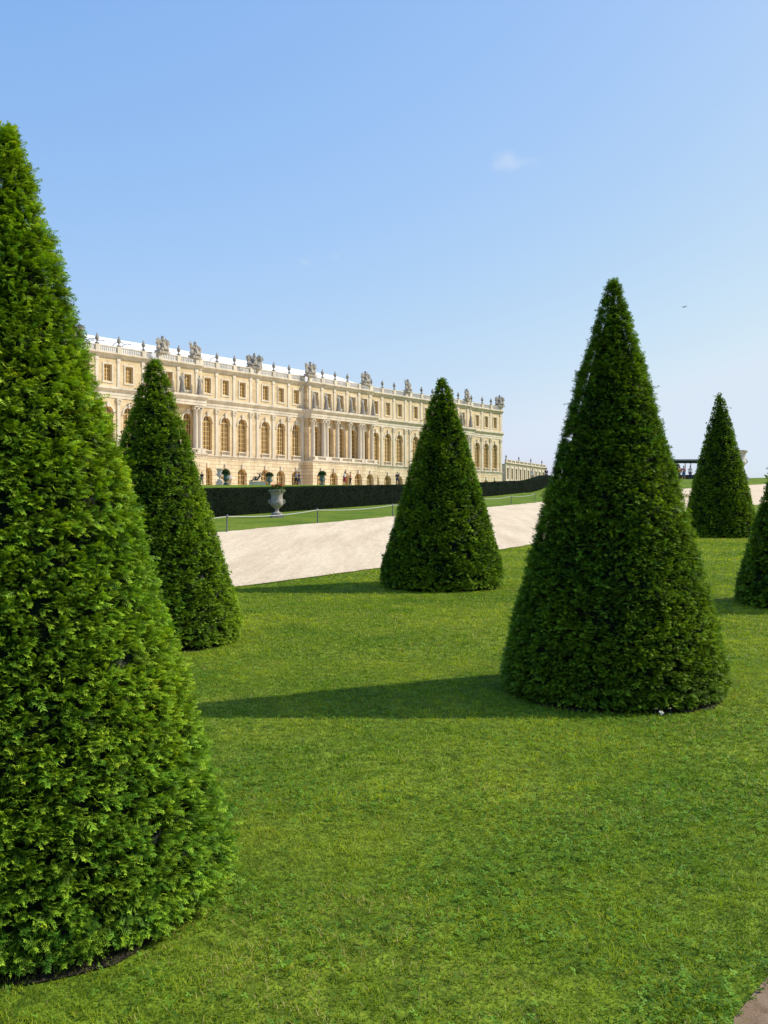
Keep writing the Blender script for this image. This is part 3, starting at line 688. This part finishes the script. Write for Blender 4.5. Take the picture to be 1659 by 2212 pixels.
PT=(-.614,-.789)
pal=palace_frame((34.1,294,4.5),PT,'palace','long cream limestone baroque palace with columns, balustrade and roof sculptures')
Wn=[4,8.6,13.3,22,26.7,32.7,37.6,42.4,49.2,54,58.8,64.2,68.6,73,77.4,81.8,87.2,92,96.8,103.6,108.4,113.3,119.3,124,132.7,137.5,142.3]
segs=[(0,18.5,0),(18.5,30,1),(30,61.5,0),(61.5,84.5,1),(84.5,116,0),(116,127.5,1),(127.5,148,0)]
GY=2.6;FY=.9
ZE0=18.0;ZE1=20.0;ZA=25.3;ZC=26.1;ZB=27.4
wall=MB(); ground=MB(); trim=MB()
for x0,x1,a in segs:
    win=[w for w in Wn if x0<w<x1]
    yg=GY if a else 0; yf=FY if a else 0
    wall_run(ground,x0,x1,yg,-.6,8.0,[(w,2.7,0.0,6.1,True) for w in win],.9)
    wall_run(wall,x0,x1,yf,8.5,ZE0,[(w,2.5,9.5,16.5,True) for w in win])
    wall_run(wall,x0,x1,yf,ZE1,ZA,[(w,1.75,21.0,24.0,False) for w in win],.5)
    if a:
        for X in (x0,x1):
            ground.add([(X,0,-.6),(X,yg,-.6),(X,yg,8.0),(X,0,8.0)],[(0,1,2,3)])
            for za,zb in ((8.5,ZE0),(ZE1,ZA)): wall.add([(X,0,za),(X,yf,za),(X,yf,zb),(X,0,zb)],[(0,1,2,3)])
        trim.box(x0+.01,x1-.01,.2,GY-.01,8.0,8.2)
    e=.004 if a else 0
    px=.3 if a else 0
    cornice(trim,x0-px,x1+px,yg,8.0+e,8.55+e,.35,back=-.2-yg if a else -.3)
    ye=GY-.25 if a else .12
    trim.profile([(-.3,ZE0+e),(ye,ZE0+e),(ye,ZE0+.5),(ye+.08,ZE0+.52),(ye+.08,ZE0+1.15),(ye+.35,ZE0+1.3),(ye+.6,ZE0+1.6),(ye+.6,ZE1+e),(-.3,ZE1+e)],x0-px,x1+px)
    cornice(trim,x0-px,x1+px,yf,ZA+e,ZC+e,.75,back=-.6-yf)
    for w in win:
        r=1.25; zc=16.5-r
        for k in range(10):
            a0=math.pi*k/10;a1=math.pi*(k+1)/10
            q=[(w-rr*math.cos(t),zc+rr*math.sin(t)) for rr,t in ((r+.0,a0),(r+.0,a1),(r+.32,a1),(r+.32,a0))]
            trim.add([(x,yf+.0,z) for x,z in q]+[(x,yf+.13,z) for x,z in q],[(4,5,6,7),(3,2,6,7),(0,1,5,4)])
        trim.box(w-.28,w+.28,yf,yf+.35,16.3,17.3)
        trim.box(w-1.62,w-1.28,yf,yf+.16,zc-.25,zc+.02); trim.box(w+1.28,w+1.62,yf,yf+.16,zc-.25,zc+.02)
        trim.box(w-.2,w+.2,yg,yg+.25,6.0,7.0)
        for X0,X1,za,zb in ((w-1.15,w-.88,20.95,24.05),(w+.88,w+1.15,20.95,24.05),(w-1.15,w+1.15,24.052,24.35),(w-1.2,w+1.2,20.65,20.948)):
            trim.box(X0,X1,yf-.02,yf+.12,za,zb)
for X in (0,148):
    wall.add([(X,0,-.6),(X,-22,-.6),(X,-22,ZA),(X,0,ZA)],[(0,1,2,3)])
wall.add([(0,-22,-.6),(148,-22,-.6),(148,-22,ZA),(0,-22,ZA)],[(0,1,2,3)])
obj('ground_storey_wall',ground.mesh('ground_storey',[M_rust]),pal); obj('upper_wall',wall.mesh('upper_wall',[M_wall]),pal); obj('stone_trim',trim.mesh('trim',[M_trim]),pal)
mb=MB(); mb.box(.3,147.7,-21.5,-1.3,-.6,ZA-.1); obj('inner_wall',mb.mesh('inner',[M_slate]),pal)
wA=window_mesh('arched_window',2.5,9.5,16.5,True,4,6,M_pane); wB=window_mesh('attic_window',1.75,21.0,24.0,False,4,4,M_pane2); wG=window_mesh('ground_window',2.7,0,6.1,True,4,5,M_pane)
def segy(w):
    for x0,x1,a in segs:
        if x0<=w<=x1: return a
for w in Wn:
    a=segy(w); yf=FY if a else 0; yg=GY if a else 0
    obj('arched_window',wA,pal,loc=(w,yf-.5,0)); obj('attic_window',wB,pal,loc=(w,yf-.4,0)); obj('ground_floor_arch',wG,pal,loc=(w,yg-.75,0))
mb=MB()
mb.box(-.42,.42,0,.22,8.56,9.2); mb.box(-.36,.36,0,.18,9.2,17.0); mb.box(-.46,.46,0,.3,17.0,17.25); mb.box(-.38,.38,0,.24,17.25,17.6); mb.box(-.52,.52,0,.34,17.6,17.98)
for s in(-1,1): mb.lathe([(.17,0),(.17,.36)],10,M=Matrix.Translation((s*.4,0,17.55))@Matrix.Rotation(-math.pi/2,4,'X'))
pil=mb.mesh('pilaster',[M_trim])
mb=MB(); mb.box(-.36,.36,0,.15,20.0,20.6); mb.box(-.30,.30,0,.11,20.6,24.6); mb.box(-.38,.38,0,.18,24.6,25.28); apil=mb.mesh('attic_pilaster',[M_trim])
allb=[0.9]
for a,b in zip(Wn,Wn[1:]):
    g=b-a; m=(a+b)/2
    same=segy(a)==segy(b)
    if g<5.6 and same: allb.append(m)
    elif same: allb+= [m-1.0,m+1.0]
    else:
        bd=[s[0] for s in segs if a<s[0]<b][0]
        allb+=[ (a+1.25+bd)/2 if bd-a>2.6 else a+1.9, (b-1.25+bd)/2 if b-bd>2.6 else b-1.9]
allb+=[146.8]
for x in allb:
    a=segy(x); yf=FY if a else 0
    if not a: obj('pilaster',pil,pal,loc=(x,yf,0))
    obj('attic_pilaster',apil,pal,loc=(x,yf,0))
mb=MB(); mb.box(-.62,.62,-.62,.62,8.56,9.25)
mb.lathe([(.60,9.25),(.60,9.4),(.50,9.5),(.47,9.6),(.47,12.5),(.44,15.0),(.40,17.0),(.46,17.1),(.5,17.3)],18)
mb.box(-.5,.5,-.5,.5,17.62,17.98)
for sx in(-1,1): mb.lathe([(.2,0),(.2,.84)],10,M=Matrix.Translation((sx*.42,-.42,17.45))@Matrix.Rotation(-math.pi/2,4,'X'))
colm=mb.mesh('column',[M_trim],True)
cols=[62.5,66.0,67.1,70.8,75.2,78.9,80.0,83.6, 116.9,118.0,125.5,126.7, 19.4,20.5,28.1,29.2]
for x in cols: obj('column',colm,pal,loc=(x,GY-.85,0))
for i,x in enumerate([62.5,66.5,70.8,75.2,79.5,83.6,117.3,121.7,126.2,19.9,24.3,28.7]):
    obj('statue',STAT[i%3],pal,loc=(x,GY-.45,ZE1+.35),rot=(0,0,random.uniform(-.5,.5)),scale=1.3)
def balustrade(x0,x1,y,z0,z1,piers,mb,step=.42,pw=.45):
    mb.box(x0,x1,y-.2,y+.2,z0,z0+.22); mb.box(x0,x1,y-.24,y+.24,z1-.2,z1)
    ps=[p for p in piers if x0<p<x1]
    for p in ps: mb.box(p-pw,p+pw,y-.28,y+.28,z0+.002,z1+.03)
    n=int((x1-x0)/step)
    for k in range(n):
        x=x0+(k+.5)*step
        if any(abs(x-p)<pw+.1 for p in ps): continue
        mb.lathe([(.06,z0+.2),(.13,z0+.2+(z1-z0)*.3),(.06,z1-.2)],6,c=(x,y,0))
mb=MB()
for x0,x1,a in segs: balustrade(x0,x1,(FY if a else 0)+.15,ZC+.01,ZB,allb,mb)
obj('roof_balustrade',mb.mesh('roof_balustrade',[M_trim]),pal)
mb=MB(); balustrade(-1.25,1.25,.12,8.57,9.5,[],mb,.4); wbm=mb.mesh('window_balustrade',[M_trim])
for w in Wn:
    if not segy(w): obj('window_balustrade',wbm,pal,loc=(w,0,0))
for x0,x1,a in segs:
    if a:
        mb=MB(); balustrade(x0,x1,GY+.02,8.57,9.5,[c for c in cols],mb,.45,.5); obj('balcony_balustrade',mb.mesh('balcony',[M_trim]),pal)
tro=[1.6,20,29,45.8,64.0,83.6,100.2,117.4,125.6,145]
for i,x in enumerate(tro):
    a=segy(x); obj('trophy_sculpture',TROPHY[i%4],pal,loc=(x,(FY if a else 0)+.1,ZB-.1),scale=(1.3,1.15,1.14),rot=(0,0,random.uniform(-.3,.3)))
for i,x in enumerate(allb):
    if min(abs(x-t) for t in tro)<2.6: continue
    a=segy(x); obj('urn_finial',FIN,pal,loc=(x,(FY if a else 0)+.15,ZB),rot=(0,0,random.random()),scale=.9)
mb=MB(); mb.box(.5,147.5,-21.5,-.5,ZA,ZC-.05); obj('flat_roof',mb.mesh('flat_roof',[M_slate]),pal)
mb=MB(); x0,x1=60,147
mb.add([(x0,-2,ZC),(x1,-2,ZC),(x1,-2,27.9),(x0,-2,27.6),(x1,-8,30.5),(x0+5,-8,30.3),(x0,-19,ZC),(x1,-19,ZC)],[(0,1,2,3),(3,2,4,5),(5,4,7,6),(0,3,5,6),(1,7,4,2)])
obj('sheeted_roof',mb.mesh('sheeted_roof',[M_white]),pal)
mb=MB()
for (xa,n) in [(141,3),(133,2),(109,1)]:
    for k in range(n):
        x=xa-k*2.2
        pts=[(x+1.6*math.cos(t),-2.2-.3*k,27.8+1.0*math.sin(t)) for t in np.linspace(0.2,2.0,7)]
        for a,b in zip(pts,pts[1:]): mb.tube(a,b,.07,.07,n=5)
obj('scaffold_hoop',mb.mesh('hoops',[M_slate]),pal)

T2=np.array([-.427,-.904]); wing=palace_frame((57.5,363,4.3),T2,'palace_wing','lower distant cream stone palace wing with balustrade')
mbw=MB(); tr=MB(); Ws=[2.5+4.4*k for k in range(10)]; L=44.5
wall_run(mbw,0,L,0,-.6,6.2,[(w,2.2,0,4.8,True) for w in Ws]); wall_run(mbw,0,L,0,6.8,12.3,[(w,1.8,7.8,11.2,False) for w in Ws])
for X in (0,L): mbw.add([(X,0,-.6),(X,-16,-.6),(X,-16,12.3),(X,0,12.3)],[(0,1,2,3)])
mbw.add([(0,-16,-.6),(L,-16,-.6),(L,-16,12.3),(0,-16,12.3)],[(0,1,2,3)])
obj('wall',mbw.mesh('wall',[M_far]),wing)
cornice(tr,-.2,L+.2,0,6.2,6.8,.4); cornice(tr,-.3,L+.3,0,12.3,13.0,.6)
for w in Ws: tr.box(w+1.8,w+2.4,0,.2,6.8,12.3); tr.box(w-1.2,w+1.2,0,.15,11.3,11.6)
balustrade(0,L,.1,13.0,14.0,[w+2.1 for w in Ws],tr)
obj('stone_trim',tr.mesh('trim',[M_far]),wing)
mb=MB(); mb.box(.2,L-.2,-15.8,-1.2,-.6,12.6); obj('flat_roof',mb.mesh('fr',[M_slate]),wing)
w1=window_mesh('wing_window',1.8,7.8,11.2,False,3,4,M_pane2); w2=window_mesh('wing_arch',2.2,0,4.8,True,3,4,M_pane)
for w in Ws: obj('window',w1,wing,loc=(w,-.45,0)); obj('arched_window',w2,wing,loc=(w,-.45,0))
for w in Ws[::3]: obj('urn_finial',FIN,wing,loc=(w+2.1,.1,14.0),scale=.7)

# ------------------------------------------------------------ aircraft
d=4000; a=obj('aircraft',None,loc=((1478-CX)/F*d,d,EYE+(CY-663)/F*d),rot=(0.05,0,1.75),label='tiny distant airliner flying in clear blue sky',cat='aircraft')
mb=MB(); mb.lathe([(.2,-14),(1.2,-10),(1.7,-5),(1.7,7),(1.2,11),(.3,14)],12,M=Matrix.Rotation(math.pi/2,4,'Y')); obj('fuselage',mb.mesh('fuselage',[M_alu],True),a)
mb=MB(); mb.add([(2,0,-.4),(-2,0,-.4),(-5,14,0.3),(-3.4,14,.3),(2,0,-.1),(-2,0,-.1),(-5,14,.5),(-3.4,14,.5)],[(0,1,2,3),(4,5,6,7),(0,3,7,4),(1,2,6,5),(2,3,7,6)])
wg=mb.mesh('wing',[M_alu]); obj('wing',wg,a); obj('wing',wg,a,scale=(1,-1,1))
mb=MB(); mb.box(-13,-10.5,-.15,.15,1,4.6); mb.box(-13,-11,-4.5,4.5,1,1.2); obj('tail',mb.mesh('tail',[M_alu]),a)

# ------------------------------------------------------------ world, sun, camera
el=math.radians(40); az=math.atan2(.975,.222)
sd=Vector((math.sin(az)*math.cos(el),math.cos(az)*math.cos(el),math.sin(el)))
w=bpy.data.worlds.new('World'); scene.world=w; w.use_nodes=True; nt=w.node_tree
bg=nt.nodes['Background']; out=nt.nodes['World Output']
sky=nt.nodes.new('ShaderNodeTexSky'); sky.sky_type='NISHITA'; sky.sun_disc=False; sky.sun_elevation=el; sky.sun_rotation=az
sky.air_density=1.0; sky.dust_density=1.5; sky.ozone_density=2.5
sep=nt.nodes.new('ShaderNodeSeparateColor'); cmb=nt.nodes.new('ShaderNodeCombineColor'); nt.links.new(sky.outputs[0],sep.inputs[0])
for i,(ex,mu) in enumerate([(.90,1.42),(.62,2.05),(.26,4.2)]):
    p=nt.nodes.new('ShaderNodeMath'); p.operation='POWER'; nt.links.new(sep.outputs[i],p.inputs[0]); p.inputs[1].default_value=ex
    q=nt.nodes.new('ShaderNodeMath'); q.operation='MULTIPLY'; nt.links.new(p.outputs[0],q.inputs[0]); q.inputs[1].default_value=mu
    mn=nt.nodes.new('ShaderNodeMath'); mn.operation='MINIMUM'; nt.links.new(q.outputs[0],mn.inputs[0]); mn.inputs[1].default_value=(4.7,5.4,6.2)[i]
    nt.links.new(mn.outputs[0],cmb.inputs[i])
nt.links.new(cmb.outputs[0],bg.inputs['Color']); bg.inputs['Strength'].default_value=.15
tc=nt.nodes.new('ShaderNodeTexCoord'); prev=bg.outputs[0]
nz=nt.nodes.new('ShaderNodeTexNoise'); nz.inputs['Scale'].default_value=55; nz.inputs['Detail'].default_value=6; nt.links.new(tc.outputs['Generated'],nz.inputs['Vector'])
cbg=nt.nodes.new('ShaderNodeBackground'); cbg.inputs['Color'].default_value=(.84,.91,1,1); cbg.inputs['Strength'].default_value=.93
for px,py,rx,rz,am in [(1094,345,.012,.010,.27),(1125,352,.016,.005,.10),(660,566,.009,.006,.14),(725,553,.010,.004,.14)]:
    v=Vector(((px-CX)/F,1,(CY-py)/F)).normalized()
    s=nt.nodes.new('ShaderNodeVectorMath'); s.operation='SUBTRACT'; s.inputs[1].default_value=v; nt.links.new(tc.outputs['Generated'],s.inputs[0])
    m=nt.nodes.new('ShaderNodeVectorMath'); m.operation='MULTIPLY'; m.inputs[1].default_value=(1/rx,1/rx,1/rz); nt.links.new(s.outputs[0],m.inputs[0])
    l=nt.nodes.new('ShaderNodeVectorMath'); l.operation='LENGTH'; nt.links.new(m.outputs[0],l.inputs[0])
    ad=nt.nodes.new('ShaderNodeMath'); ad.operation='MULTIPLY_ADD'; nt.links.new(nz.outputs['Fac'],ad.inputs[0]); ad.inputs[1].default_value=2.6; nt.links.new(l.outputs['Value'],ad.inputs[2])
    mr=nt.nodes.new('ShaderNodeMapRange'); mr.interpolation_type='SMOOTHSTEP'; nt.links.new(ad.outputs[0],mr.inputs['Value'])
    mr.inputs['From Min'].default_value=1.0; mr.inputs['From Max'].default_value=2.6; mr.inputs['To Min'].default_value=am; mr.inputs['To Max'].default_value=0
    mx=nt.nodes.new('ShaderNodeMixShader'); nt.links.new(mr.outputs[0],mx.inputs[0]); nt.links.new(prev,mx.inputs[1]); nt.links.new(cbg.outputs[0],mx.inputs[2]); prev=mx.outputs[0]
nt.links.new(prev,out.inputs['Surface'])
sl=bpy.data.lights.new('sun','SUN'); sl.energy=5.0; sl.angle=math.radians(.5); sl.color=(1,.93,.80)
so=bpy.data.objects.new('sun',sl); link(so); so.rotation_euler=sd.to_track_quat('Z','Y').to_euler()
cam=bpy.data.cameras.new('camera'); cam.sensor_fit='VERTICAL'; cam.sensor_height=36; cam.lens=36*F/2212; cam.clip_end=20000; cam.clip_start=.05
co=bpy.data.objects.new('camera',cam); link(co); co.location=(0,0,EYE); co.rotation_euler=(math.radians(90),0,0); scene.camera=co
scene.view_settings.view_transform='Standard'; scene.view_settings.look='None'; scene.view_settings.exposure=0
